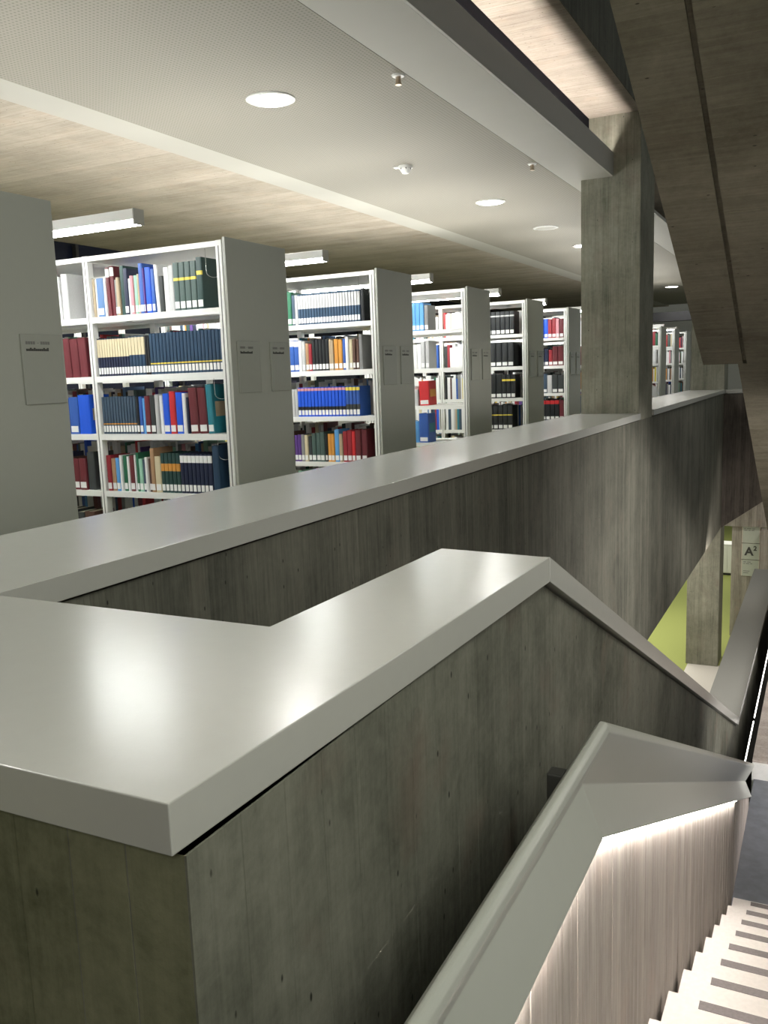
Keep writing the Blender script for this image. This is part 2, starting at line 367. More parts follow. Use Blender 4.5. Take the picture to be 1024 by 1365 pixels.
# sloping coping down the flight, then level again
def slope_coping():
    # first ring follows the level slab's slightly skewed end
    prof_out, prof_in = -0.592, -0.895
    pts = [(2.05, -0.45), (7.87, -3.06), (14.0, -3.06)]
    rings = []
    for i, (y, z) in enumerate(pts):
        if i == 0: lo = (y+0.0, z-T)
        elif i == 1: lo = (y-0.013, z-T)
        else: lo = (y, z-T)
        e = 0.03 if i == 0 else 0
        rings.append([(prof_out, y, z), (prof_in, y+e, z-e*SL), (prof_in, lo[0]+e, lo[1]-e*SL), (prof_out, lo[0], lo[1])])
    return rings
rg = slope_coping()
tag(obj('coping', MB().loft(rg[:2]), M_cap, bevel=0.0015), 'narrow grey coping sloping down beside the stairs', 'coping')
tag(obj('coping', MB().loft(rg[1:]), M_cap, bevel=0.0015), 'low level grey coping at the foot of the sloping one', 'coping')
# --- parapet B wall
topB = [(0.70, -0.518), (2.05, -0.518), (7.865, -3.06-T-0.012), (14, -3.134)]
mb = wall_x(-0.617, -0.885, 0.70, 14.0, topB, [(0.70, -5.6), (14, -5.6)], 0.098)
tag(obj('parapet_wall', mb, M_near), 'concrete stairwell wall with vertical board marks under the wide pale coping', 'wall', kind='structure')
mb = wall_y(0.70, 1.26, -2.28, -0.62, -5.6, -0.518, 0.098)
tag(obj('parapet_wall', mb, M_end), 'shaded olive concrete end face of the corner parapet', 'wall', kind='structure')
g = MB().box(-0.87, -0.64, 0.73, 2.06, -0.5175, -0.5125).box(-2.27, -0.87, 0.73, 1.27, -0.5175, -0.5125)
g.loft([[(-0.87, y, z), (-0.64, y, z), (-0.64, y, z+0.009), (-0.87, y, z+0.009)] for y, z in ((2.06, -0.522), (7.86, -3.1335), (14, -3.1335))])
tag(obj('shadow_gap', g, M_gap), 'dark recessed joint between corner coping and concrete', 'joint', kind='structure')

# --- balustrade C: wall, LED, sculpted cap
YB = 1.634; ZC = -0.924
topC = [(-1.5, ZC-0.001), (YB, ZC-0.001), (6.15, ZC-0.001-(6.15-YB)*SL)]
mb = wall_x(-0.385, -0.462, -1.5, 6.15, topC, [(-1.5, -5.6), (6.15, -5.6)], 0.05, jit=0.0016, groove=0.002)
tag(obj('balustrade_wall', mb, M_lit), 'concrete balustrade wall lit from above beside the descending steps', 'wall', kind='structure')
# cap section (x, dz) with a finger groove on the stair side
sec = [(-0.366, -0.924), (-0.409, -0.817), (-0.3625, -0.716), (-0.3555, -0.699), (-0.358, -0.6865), (-0.3655, -0.6795), (-0.374, -0.6795),
       (-0.383, -0.690), (-0.391, -0.706), (-0.402, -0.735), (-0.416, -0.78), (-0.432, -0.86), (-0.442, -0.924)]
def ringC(y, drop):
    return [(x, y, z-drop) for x, z in sec]
rc = thing('balustrade_cap', 'moulded grey handrail cap that bends and descends above the lit stair wall', 'handrail', (-0.4, YB, ZC))
me = MB().loft([[(x+0.4, y-YB, z-ZC) for x, y, z in ringC(yy, dd)] for yy, dd in ((-1.5, 0), (YB, 0), (6.15, (6.15-YB)*SL))])
obj('cap_shell', me, M_rail, rc, bevel=0.0025)
led = MB().loft([[(x+0.4, y-YB, z-d-ZC) for x, z in ((-0.384, -0.9235), (-0.373, -0.9235), (-0.373, -0.9275), (-0.384, -0.9275))] for y, d in ((-1.4, 0), (YB, 0), (4.96, (4.96-YB)*SL))])
o = obj('light_strip', led, E_led, rc); o['label'] = 'glowing line under the cap edge'
# thin bracket under the rail on the gap side
br = MB().box(-0.505, -0.47, 1.71, 1.75, -0.93, -0.845).box(-0.48, -0.437, 1.72, 1.745, -0.91, -0.885)
tag(obj('bracket', br, M_bracket, bevel=0.004), 'small grey metal bracket in the gap between cap and concrete wall', 'bracket')

# --- stairs
st = thing('staircase', 'flight of pale stone steps descending along the lit wall', 'stairs', (0.4, 1.53, -3.03))
NOS = [(2.188+0.331*i, -1.728-0.150*i) for i in range(-2, 9)]
ox, oy, oz = st.location
mbs = MB()
for i, (yn, zn) in enumerate(NOS):
    y0 = yn-0.331
    o = obj('tread', MB().box(-0.366-ox, 1.55-ox, y0-0.012-oy, yn-oy, zn-0.150-oz, zn-oz), M_stone, st, bevel=0.0015)
    obj('nonslip_strip', MB().box(-0.275-ox, 1.45-ox, yn-0.046-oy, yn-0.008-oy, zn-oz-0.002, zn-oz+0.0012), M_strip, o)
prof = [(NOS[0][0]-0.33-oy, NOS[0][1]-0.16-oz)]
prof = [(1.53-oy-0.0, -1.60-oz), (NOS[-1][0]-oy, NOS[-1][1]-0.15-oz), (NOS[-1][0]-oy, -3.3-oz), (4.2-oy, -3.3-oz), (1.53-oy, -1.95-oz)]
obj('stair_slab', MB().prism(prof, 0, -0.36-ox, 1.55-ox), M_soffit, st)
struct('floor', MB().box(-0.38, 1.6, -3.0, NOS[0][0]-0.331-0.014, -1.75, NOS[0][1]+0.15), M_slate)
struct('floor', MB().box(-0.384, 1.6, NOS[-1][0]+0.001, 6.62, -3.33, -3.03), M_slate)
# block beyond the landing: white riser, concrete top
struct('trim_4', MB().box(-0.40, 1.6, 6.62, 6.66, -3.33, -2.915), M_white_paint, bevel=0.002)
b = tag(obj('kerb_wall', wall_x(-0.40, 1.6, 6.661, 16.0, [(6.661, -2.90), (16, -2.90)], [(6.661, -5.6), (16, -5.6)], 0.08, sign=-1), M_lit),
        'low concrete wall starting beyond the landing', 'wall', kind='structure')
sl = thing('slot_light', 'pair of thin white light lines in the dark slot beyond the handrail', 'lamp', (-0.50, 7.6, -3.25))
for a, bb in ((0.0, 0.92), (1.02, 3.2)):
    obj('light_tube', MB().box(-0.004, 0.004, a-0.2, bb-0.2, -0.004, 0.004), E_slot, sl)
obj('mounting_rail', MB().box(0.006, 0.10, -0.2, 3.0, -0.014, 0.006), M_dark, sl)

# --- upper stair flights overhead (underside seen)
prU = [(-1.0, 2.74), (5.0, 0.0), (7.0, 0.0), (12.5, -2.46)]
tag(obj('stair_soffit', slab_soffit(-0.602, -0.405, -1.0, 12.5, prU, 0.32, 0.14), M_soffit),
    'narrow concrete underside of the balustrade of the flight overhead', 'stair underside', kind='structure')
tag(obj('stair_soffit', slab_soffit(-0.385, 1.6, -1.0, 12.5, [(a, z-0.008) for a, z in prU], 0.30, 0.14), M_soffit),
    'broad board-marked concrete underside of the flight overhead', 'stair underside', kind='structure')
tag(obj('shadow_gap', MB().loft([[(-0.42, y, z+0.018), (-0.37, y, z+0.018), (-0.37, y, z+0.2), (-0.42, y, z+0.2)] for y, z in prU]), M_soffit),
    'dark groove between the two concrete stair undersides overhead', 'joint', kind='structure')

# --- sign wall and neighbours on the lower level
tag(obj('wall_lower', wall_y(19.0, 19.3, -1.66, -1.08, -5.6, -3.27, 0.12), M_crossX), 'concrete wall on the lower level carrying the floor sign', 'wall', kind='structure')
tag(obj('beam', wall_y(18.9, 19.3, -1.80, 0.6, -3.27, -2.3, 0.1), M_crossX), 'lit concrete beam above the floor sign', 'beam', kind='structure')
tag(obj('wall_lower', wall_y(18.5, 18.85, -1.09, 0.8, -5.6, -3.27, 0.12), M_crossX), 'concrete wall just beside the floor sign', 'wall', kind='structure')
sg = thing('floor_sign', 'tall pale three-panel sign reading A² on the lower concrete wall', 'sign', (-1.296, 18.998, -4.31))
for k in range(3):
    p = obj('sign_panel', MB().box(-0.165, 0.165, -0.022, -0.002, 0.345*k+0.004, 0.345*k+0.336), M_sign, sg, bevel=0.002)
    obj('panel_edge', MB().box(-0.172, -0.158, -0.026, -0.003, 0.345*k+0.004, 0.345*k+0.336), M_signedge, p)
    obj('panel_edge', MB().box(0.158, 0.172, -0.026, -0.003, 0.345*k+0.004, 0.345*k+0.336), M_signedge, p)
def text(name, s, size, mat, parent, loc, rot, ext=0.0008, align='CENTER', sx=1.0):
    c = bpy.data.curves.new(name, 'FONT'); c.body = s; c.size = size; c.extrude = ext; c.align_x = align; c.align_y = 'CENTER'
    c.offset = size*0.035
    tmp = bpy.data.objects.new(name+'_tmp', c); COL.objects.link(tmp)
    bpy.context.view_layer.update()
    me = bpy.data.meshes.new_from_object(tmp.evaluated_get(bpy.context.evaluated_depsgraph_get()))
    bpy.data.objects.remove(tmp)
    me.materials.clear(); me.materials.append(mat)
    o = bpy.data.objects.new(name, me); COL.objects.link(o); o.parent = parent; o.location = loc; o.rotation_euler = rot; o.scale = (sx, 1, 1)
    return o
RX = (math.pi/2, 0, 0)
t = text('lettering', 'A', 0.235, M_text, sg, (-0.03, -0.0235, 0.345+0.165), RX, sx=1.0)
t = text('lettering', '2', 0.13, M_text, sg, (0.085, -0.0235, 0.345+0.235), RX)
m2 = MB()
for zz, ws in ((0.345*2+0.29, (0.03, 0.08, 0.05)), (0.345*2+0.255, (0.06, 0.04, 0.05)), (0.29, (0.05, 0.07)), (0.255, (0.03, 0.06, 0.04)), (0.10, (0.12,)), (0.06, (0.1,))):
    x = -0.13
    for q in ws: m2.box(x, x+q, -0.0238, -0.022, zz, zz+0.014); x += q+0.02
o = obj('small_print', m2, M_textf, sg); o['kind'] = 'stuff'

cb = thing('white_cabinet', 'small white cabinet far off on the green carpet beside the sign wall', 'cabinet', (-2.25, 24.6, -5.6))
obj('body', MB().box(-0.45, 0.45, 0.0, 0.45, 0.06, 0.82), M_white_paint, cb, bevel=0.004)
obj('plinth', MB().box(-0.42, 0.42, 0.03, 0.42, 0.0, 0.06), M_dark, cb)
obj('top', MB().box(-0.47, 0.47, -0.02, 0.47, 0.82, 0.85), M_label if False else M_ring, cb, bevel=0.003)
for xx in (-0.44, 0.005):
    d_ = obj('door', MB().box(xx, xx+0.435, -0.018, -0.001, 0.08, 0.80), M_shelf, cb, bevel=0.002)
    obj('handle', MB().box(xx+0.20, xx+0.24, -0.03, -0.019, 0.70, 0.71), M_dark, d_)

# ================================================================ LAMPS AND CEILING FITTINGS
DL = -3.34
def ordn(n): return ['first', 'second', 'third', 'fourth', 'fifth', 'sixth', 'seventh', 'eighth', 'ninth', 'tenth', 'eleventh', 'twelfth', 'thirteenth', 'fourteenth',
                     'fifteenth', 'sixteenth', 'seventeenth', 'eighteenth', 'nineteenth', 'twentieth', 'twenty-first', 'twenty-second', 'twenty-third', 'twenty-fourth',
                     'twenty-fifth', 'twenty-sixth', 'twenty-seventh', 'twenty-eighth', 'twenty-ninth', 'thirtieth', 'thirty-first', 'thirty-second', 'thirty-third',
                     'thirty-fourth', 'thirty-fifth', 'thirty-sixth', 'thirty-seventh', 'thirty-eighth', 'thirty-ninth', 'fortieth'][n]
DLs = [(-1.7, 1), (0.95, 1), (5.14, 1), (9.37, 1), (11.46, 0), (13.42, 1), (17.6, 1), (21.7, 1)]
dl_lab = ['round recessed ceiling light behind the photographer', 'round recessed ceiling light above the pale corner coping', 'largest round glowing ceiling light, in front of the nearest open bookcase',
          'second glowing round ceiling light along the white strip', 'unlit round ceiling fitting with a bright rim near the column', 'glowing round ceiling light cut by the column edge',
          'round ceiling light hidden behind the column', 'small glowing round ceiling light beyond the column']
def ring_mesh(r0, r1, z0, z1, seg=40):
    A = [2*math.pi*i/seg for i in range(seg+1)]
    m = MB(); rings = []
    for a in A[:-1]+[A[0]]:
        c, s = math.cos(a), math.sin(a)
        rings.append([(r0*c, r0*s, z0), (r1*c, r1*s, z0+0.004), (r1*c, r1*s, z1), (r0*c, r0*s, z1)])
    return m.loft(rings, caps=False).mesh('trim_ring')
ringm = ring_mesh(0.135, 0.162, -0.012, 0.0); discm = MB().cyl((0, 0), 0.137, -0.006, -0.001, 40).mesh('diffuser')
for (y, on), lab in zip(DLs, dl_lab):
    t = thing('ceiling_downlight', lab, 'ceiling light', (DL, y, 1.82), 'round ceiling lights in the white ceiling strip')
    obj('trim_ring', ringm, M_ring, t)
    obj('diffuser', discm, E_down if on else M_plaster, t)
    if on:
        l = bpy.data.lights.new('downlight', 'AREA'); l.shape = 'DISK'; l.size = 0.24; l.energy = 8; l.color = (1.0, 0.98, 0.94)
        lo = bpy.data.objects.new('downlight', l); lo.location = (0, 0, -0.012); lo.parent = t; COL.objects.link(lo)
# cove strip on the bulkhead ledge lighting the raw concrete above
cv = thing('cove_light', 'hidden light strip glowing up onto the raw concrete above the bulkhead', 'lamp', (-2.0, 3.0, 1.90))
obj('light_tube', MB().box(-0.02, 0.02, -5.5, 5.85, 0.001, 0.025), E_cove, cv)
# smoke detector
sd = thing('smoke_detector', 'small white smoke detector under the ceiling between the two brightest round lights', 'smoke detector', (-3.40, 7.34, 1.82))
obj('base', MB().cyl((0, 0), 0.062, -0.022, -0.0005, 28), M_ring, sd)
obj('sensor_head', MB().cyl((0, 0), 0.030, -0.065, -0.030, 24, r1=0.052).cyl((0, 0), 0.046, -0.030, -0.022, 24), M_ring, sd)
for k in range(6):
    a = k*math.pi/3
    obj('vent_slot', MB().box(-0.004, 0.004, -0.002, 0.002, -0.014, 0.0), M_dark, sd, off=(0.048*math.cos(a), 0.048*math.sin(a), -0.022))
obj('mounting_plate', MB().box(-0.11, 0.01, -0.03, 0.03, -0.01, -0.0005), M_ring, sd, bevel=0.003)
for (x, y, lab) in ((-2.43, 5.18, 'small brass sprinkler head nearest the bulkhead fascia'), (-2.43, 7.93, 'small brass sprinkler head nearer the column')):
    s = thing('sprinkler', lab, 'sprinkler', (x, y, 1.82), 'ceiling sprinklers')
    obj('escutcheon', MB().cyl((0, 0), 0.036, -0.010, -0.0005, 24, r1=0.042), M_ring, s)
    obj('nozzle', MB().cyl((0, 0), 0.010, -0.05, -0.008, 14), M_brass, s)
    obj('deflector', MB().cyl((0, 0), 0.021, -0.058, -0.052, 18).box(-0.017, -0.013, -0.003, 0.003, -0.054, -0.01).box(0.013, 0.017, -0.003, 0.003, -0.054, -0.01), M_brass, s)

# ================================================================ BOOKCASES
XP = -2.84; TOPZ = 0.735; DEP = 0.58
BOARDS = [0.391, 0.055, -0.279, -0.615, -0.950, -1.29]     # upper faces
BAY = 0.945
def bookcase_parts(root, y0, nb, panel_w=DEP):
    L = lambda x, y, z: (x-XP, y-y0, z-FLOOR)
    def bx(name, x0, x1, ya, yb, z0, z1, mat, parent, **k):
        a = L(x0, ya, z0); b = L(x1, yb, z1)
        return obj(name, MB().box(a[0], b[0], a[1], b[1], a[2], b[2]), mat, parent, **k)
    bx('end_panel', XP-0.018, XP, y0+0.004, y0+panel_w, FLOOR, TOPZ+0.012, M_panel, root, bevel=0.002)
    for k in range(nb+1):
        xr = XP-0.020-k*BAY + (0 if k == 0 else 0.0)
        for yy in (y0, y0+panel_w-0.05):
            p = bx('post', xr-0.040, xr, yy, yy+0.045, FLOOR, TOPZ-0.001, M_shelf, root, bevel=0.003)
            if yy == y0: bx('post_slot', xr-0.023, xr-0.017, yy-0.0008, yy+0.002, FLOOR+0.1, TOPZ-0.03, M_textf, p)
    for k in range(nb):
        xr = XP-0.0605-k*BAY; xl = xr-BAY+0.041
        bx('top_board', xl, xr, y0+0.002, y0+panel_w-0.004, TOPZ-0.032, TOPZ-0.003, M_shelf, root, bevel=0.002)
        for zb in BOARDS:
            for f in (0, 1):
                ya, yb = (y0+0.001, y0+0.25) if f == 0 else (y0+panel_w-0.25, y0+panel_w-0.001)
                a = L(xl, ya, zb); b = L(xr, yb, zb)
                yl = a[1] if f == 0 else b[1]
                m = MB().box(a[0], b[0], a[1], b[1], a[2]-0.012, a[2])
                y1_ = (yl, yl+0.012) if f == 0 else (yl-0.012, yl)
                m.box(a[0], b[0], y1_[0], y1_[1], a[2]-0.034, a[2]-0.012)
                obj('shelf_board', m, M_shelf, root)
def plate(root, y0, yc, wdt=0.205, zc=0.075):
    z0 = zc-0.138-FLOOR; z1 = zc+0.138-FLOOR; ya = yc-wdt/2-y0; yb = yc+wdt/2-y0
    p = obj('sign_plate', MB().box(0.0005, 0.010, ya, yb, z0, z1), M_plate, root, bevel=0.0015)
    m = MB(); y = ya+0.02
    for q in (0.012, 0.012, 0.012, 0.012): m.box(0.010, 0.0106, y, y+q-0.002, z1-0.040, z1-0.028); y += q
    y += 0.008; m.box(0.010, 0.0106, y, y+0.010, z1-0.035, z1-0.033); y += 0.018
    for q in (0.012, 0.012, 0.012, 0.012): m.box(0.010, 0.0106, y, y+q-0.002, z1-0.040, z1-0.028); y += q
    a = obj('print_line', m, M_textf, p)
    m = MB(); y = ya+0.02
    rr = random.Random(int(y0*10))
    for q in range(12):
        h = rr.choice((0.009, 0.009, 0.013)); m.box(0.010, 0.0106, y, y+0.0085, z1-0.066, z1-0.066+h); y += 0.0095
    b_ = obj('print_line', m, M_text, p)
    for o in (a, b_): o['kind'] = 'stuff'

CASES = [2.13, 3.86, 5.60, 7.33, 9.05, 10.69]
FARC = [12.4, 14.1, 15.75, 17.32, 18.97, 20.63]
CASE_LABEL = ['bookcase end panel at the frame edge with one sign plate, shelves facing away',
              'nearest open white bookcase, full of mixed books, grey end panel with two plates',
              'second open white bookcase with dark sets and a long blue row of volumes',
              'third open bookcase, mostly empty with a blue picture book low down',
              'fourth open bookcase holding rows of black labelled volumes',
              'fifth open bookcase with maroon and blue volumes, just before the column']
roots = []
for i, y0 in enumerate(CASES):
    r = thing('bookcase', CASE_LABEL[i], 'bookcase', (XP, y0, FLOOR), 'white double-sided bookcases in the row')
    bookcase_parts(r, y0, 3 if i < 3 else 2)
    roots.append(r)
plate(roots[0], CASES[0], 2.13+0.46)
plate(roots[1], CASES[1], 3.86+0.155); plate(roots[1], CASES[1], 3.86+0.46, 0.19)
plate(roots[2], CASES[2], 5.60+0.155); plate(roots[2], CASES[2], 5.60+0.44)
for i in (3, 4, 5):
    plate(roots[i], CASES[i], CASES[i]+0.155); plate(roots[i], CASES[i], CASES[i]+0.44)
far_lab = ['bookcase hidden behind the column, first one', 'bookcase hidden behind the column, middle one', 'bookcase hidden behind the column, last one',
           'white bookcase just past the column', 'middle white bookcase seen past the column', 'last white bookcase seen past the column before the stair underside']
for i, y0 in enumerate(FARC):
    r = thing('bookcase', far_lab[i], 'bookcase', (XP, y0, FLOOR), 'white double-sided bookcases in the row')
    bookcase_parts(r, y0, 1)
    roots.append(r)

# aisle lamps in front of every bookcase
lamp_lab = ['long tube lamp over the first aisle in front of the nearest open bookcase', 'tube lamp over the aisle before the second open bookcase',
            'tube lamp over the aisle before the third open bookcase', 'tube lamp over the aisle before the black volumes', 'tube lamp over the aisle nearest the column',
            'tube lamp over the aisle behind the leftmost end panel']
LY = [(3.39, 0), (5.16, 1), (6.90, 2), (8.62, 3), (10.25, 4), (1.70, 5)]
for y, li in LY + [(yy-0.43, 6) for yy in FARC]:
    lab = lamp_lab[li] if li < 6 else 'tube lamp over an aisle beyond the column, before the bookcase at %s place' % ordn([round(a-0.43, 3) for a in FARC].index(round(y, 3)))
    t = thing('aisle_lamp', lab, 'lamp', (-2.985, y, 0.758), 'tube lamps over the aisles')
    ln = 3.2 if li != 6 else 0.9
    obj('housing', MB().prism([(-0.035, 0.022), (0.035, 0.022), (0.035, 0.072), (-0.035, 0.072)], 0, -ln, -0.006), M_shelf, t, bevel=0.003)
    obj('end_cap', MB().box(-0.006, 0.0, -0.037, 0.037, 0.0, 0.074), M_plaster, t, bevel=0.001)
    obj('diffuser', MB().prism([(-0.034, 0.0215), (0.034, 0.0215), (0.030, 0.004), (0.02, 0.0), (-0.02, 0.0), (-0.030, 0.004)], 0, -ln, -0.0065), E_lamp, t)
    if True:  # upward fill added on top of each tube lamp to brighten the ceiling
        l = bpy.data.lights.new('aisle_ceiling_fill', 'AREA'); l.shape = 'RECTANGLE'; l.size = ln-0.1; l.size_y = 0.05; l.energy = (8, 10, 12, 14, 16, 5, 6)[li]; l.color = (1.0, 0.98, 0.94)
        lo = bpy.data.objects.new('aisle_ceiling_fill', l); lo.location = (-ln/2, 0, 0.076); lo.rotation_euler = (math.pi, 0, 0); lo.parent = t; COL.objects.link(lo)
    for xx in (-1.735,):
        yy1 = 0.47 if li != 5 else 0.43
        if li == 6: yy1 = 0.43; xx = -0.795
        obj('bracket', MB().box(xx-0.01, xx+0.01, 0.036, yy1+0.04, 0.028, 0.040).box(xx-0.01, xx+0.01, yy1+0.01, yy1+0.04, -0.0225, 0.028), M_shelf, t)

# ================================================================ BOOKS
C = {  # linear colours and the word used for them
 'blue': ((0.03, 0.10, 0.38), 'blue'), 'bright': ((0.01, 0.09, 0.62), 'bright blue'), 'sky': ((0.10, 0.32, 0.66), 'light blue'), 'steel': ((0.10, 0.20, 0.40), 'mid-blue cloth'),
 'navy': ((0.012, 0.018, 0.05), 'navy'), 'deep': ((0.022, 0.055, 0.105), 'dark blue cloth'), 'slate': ((0.045, 0.075, 0.115), 'slate blue'), 'black': ((0.010, 0.012, 0.014), 'black'),
 'charcoal': ((0.035, 0.04, 0.04), 'charcoal'), 'grey': ((0.22, 0.22, 0.22), 'grey'), 'lgrey': ((0.50, 0.50, 0.50), 'pale grey'), 'white': ((0.78, 0.78, 0.78), 'white'),
 'cream': ((0.62, 0.54, 0.36), 'cream'), 'beige': ((0.42, 0.33, 0.22), 'beige'), 'tan': ((0.40, 0.24, 0.13), 'tan'), 'maroon': ((0.13, 0.018, 0.025), 'maroon'),
 'red': ((0.55, 0.025, 0.03), 'red'), 'dred': ((0.28, 0.02, 0.03), 'dark red'), 'pink': ((0.62, 0.28, 0.32), 'pink'), 'green': ((0.02, 0.14, 0.07), 'green'),
 'dgreen': ((0.018, 0.055, 0.05), 'dark green'), 'mint': ((0.30, 0.55, 0.42), 'mint green'), 'teal': ((0.02, 0.20, 0.26), 'teal'), 'orange': ((0.62, 0.28, 0.05), 'orange'),
 'purple': ((0.10, 0.04, 0.22), 'purple'), 'brown': ((0.10, 0.05, 0.035), 'brown'), 'yellow': ((0.75, 0.60, 0.08), 'yellow'), 'greygrn': ((0.06, 0.10, 0.09), 'grey-green'),
}
def bm(c): return plain('book_'+c, C[c][0], rough=0.42, spec=0.5, noise=0.06, scale=25)
def cover_unit():
    o = [(0, 0.04), (0.08, 0.012), (0.28, 0.0), (0.72, 0.0), (0.92, 0.012), (1, 0.04), (1, 1), (0.93, 1), (0.93, 0.05), (0.07, 0.05), (0.07, 1), (0, 1)]
    return MB().prism(o, 2, 0, 1).mesh('cover')
def pages_unit(): return MB().box(0.075, 0.925, 0.055, 0.965, 0.02, 0.975).mesh('page_block')
def label_unit():
    o = [(0.10, 0.005), (0.28, -0.0035), (0.72, -0.0035), (0.90, 0.005), (0.90, 0.012), (0.72, 0.002), (0.28, 0.002), (0.10, 0.012)]
    return MB().prism(o, 2, 0, 1).mesh('call_label')
def band_unit():
    o = [(-0.01, 0.03), (0.08, 0.004), (0.28, -0.0025), (0.72, -0.0025), (0.92, 0.004), (1.01, 0.03), (1.0, 0.045), (0.92, 0.014), (0.72, 0.002), (0.28, 0.002), (0.08, 0.014), (0.0, 0.045)]
    return MB().prism(o, 2, 0, 1).mesh('title_band')
UC, UP, UL, UB = cover_unit(), pages_unit(), label_unit(), band_unit()
for me_ in (UC, UP, UL, UB): me_.materials.append(M_page)
def unit(name, me, mat, parent=None):
    o = bpy.data.objects.new(name, me); COL.objects.link(o)
    o.material_slots[0].link = 'OBJECT'; o.material_slots[0].material = mat
    if parent: o.parent = parent
    return o
NBOOK = [0]
def book(x, w, h, y, z, col, label, group, lab=True, band=None, tilt=0.0, d=0.17, face=None, low=None):
    NBOOK[0] += 1
    b = unit('book', UC, bm(col)); b.scale = (w, d, h); b.location = (x, y, z); b.rotation_euler = (0, tilt, 0)
    tag(b, label, 'book', group)
    unit('page_block', UP, M_page, b)
    if lab:
        l = unit('call_label', UL, M_label, b); hh = 0.036/h; l.scale = (1, 1, hh); l.location = (0, 0, 0.012/h)
    if low:
        l = unit('spine_band', UB, bm(low), b); l.scale = (1, 1, 0.007/h); l.location = (0, 0, 0.055/h)
    for bb in (band or ()):
        l = unit('title_band', UB, bm(bb[0]) if bb[0] != 'label' else M_label, b); l.scale = (1, 1, bb[2]-bb[1]); l.location = (0, 0, bb[1])
    if face:
        f = unit('cover_picture', UP, bm(face), b); f.scale = (0.03, 0.8, 0.32); f.location = (0.985, 0.12, 0.34)
    return b
ROWW = ['top', 'second', 'third', 'fourth', 'fifth', 'sixth']
def row(xl, xr, y, ri, spec, where, cnt='left', gapw=0.0, fit=True):
    """spec: list of (n, width_px, height_m, colour, options); xl..xr: clear width"""
    z = BOARDS[ri]+0.0005
    tot = sum(n*w for n, w, *_ in spec)
    lean = sum(abs(q[4].get('tilt', 0))*(q[2]+0.01) for q in spec if len(q) > 4)
    k = (xr-xl-gapw-lean)/tot
    books = []; x = xl
    rr = random.Random(int(xl*1000)+ri*77+int(y*13))
    for n, w, h, c, *o in spec:
        o = dict(o[0]) if o else {}
        for i in range(n):
            cc = c if isinstance(c, str) else rr.choice(c)
            ww = w*k
            if cc != '-':
                tilt = o.get('tilt', 0)
                if i == 0: x += abs(tilt)*(h+0.01)
                hh = h + (0 if o.get('set') else rr.uniform(-0.008, 0.008))
                books.append((x+0.0008, ww-0.0016, hh, cc, tilt, o))
            x += ww
    nb = len(books)
    for j, (bx_, ww, hh, cc, tilt, o) in enumerate(books):
        pos = j if cnt == 'left' else nb-1-j
        side = 'left' if cnt == 'left' else 'right'
        lb = '%s book, %s from %s, %s shelf, %s' % (C[cc][1].replace(' cloth', ''), ordn(pos), side, ROWW[ri], where)
        book(bx_, ww, hh, y+(0.012 if o.get('set') else rr.uniform(0.006, 0.02)), z, cc, lb, 'books on the %s shelf of the %s' % (ROWW[ri], where),
             lab=o.get('lab', True), band=o.get('band'), low=o.get('low'), tilt=tilt, d=o.get('d', 0.17), face=o.get('face'))
G = dict
# --- nearest open bookcase, first bay
y = CASES[1]+0.004; XL, XR = -3.803+0.002, -2.902
W1 = 'nearest open bookcase'
row(XL, XR, y, 0, [(1, 3, .21, 'beige', G(lab=False)), (1, 3, .21, 'white', G(lab=False)), (1, 9, .21, 'steel'), (1, 3, .21, 'white', G(lab=False)),
    (2, 4.5, .27, 'maroon', G(band=[('label', .80, .97)], lab=False, tilt=-.02)), (1, 3, .20, 'grey'), (1, 4, .205, 'beige'), (1, 5, .275, 'dgreen', G(lab=False)), (1, 5, .25, 'navy'),
    (1, 3, .205, 'white', G(lab=False)), (1, 4, .21, 'pink'), (1, 4, .215, 'mint'), (1, 3, .21, 'beige'), (1, 5, .272, 'blue'), (1, 2, .25, 'purple'), (1, 7, .24, 'bright'), (1, 4, .24, 'blue'),
    (1, 4, .255, 'white', G(lab=False, tilt=-.03)), (1, 5, .19, 'charcoal', G(lab=False)), (1, 6, .245, 'white', G(lab=False)), (1, 6, .245, 'lgrey', G(lab=False)),
    (4, 6.6, .255, 'greygrn', G(band=[('yellow', .62, .68), ('greygrn', .60, .62)], set=1)), (1, 7, .27, 'dgreen', G(band=[('yellow', .66, .74)], set=1)), (1, 18, .01, '-')], W1)
row(XL, XR, y, 1, [(12, 4.6, .215, 'navy', G(band=[('cream', .50, .97)], set=1)), (5, 5.5, .217, 'deep', G(band=[('cream', .52, .97)], set=1)), (2, 4, .217, 'black', G(set=1)),
    (21, 5.6, .225, 'deep', G(set=1, low='yellow'))], W1)
row(XL, XR, y, 2, [(12, 4.1, .215, 'slate', G(set=1, low='orange')), (1, 4, .215, 'black'), (1, 5, .22, 'blue'), (1, 4, .21, 'sky', G(lab=False)), (1, 7, .22, 'maroon'), (1, 7, .215, 'charcoal'),
    (1, 5, .215, 'lgrey', G(lab=False)), (1, 5, .22, 'white', G(tilt=-.02)), (1, 9, .23, 'bright'), (1, 8, .235, 'red'), (1, 9, .23, 'bright'), (1, 5, .22, 'white'), (1, 3, .2, 'navy', G(lab=False)),
    (2, 11, .245, 'maroon', G(tilt=-.03)), (1, 8, .265, 'teal', G(face='beige', tilt=-.03)), (1, 17, .01, '-')], W1)
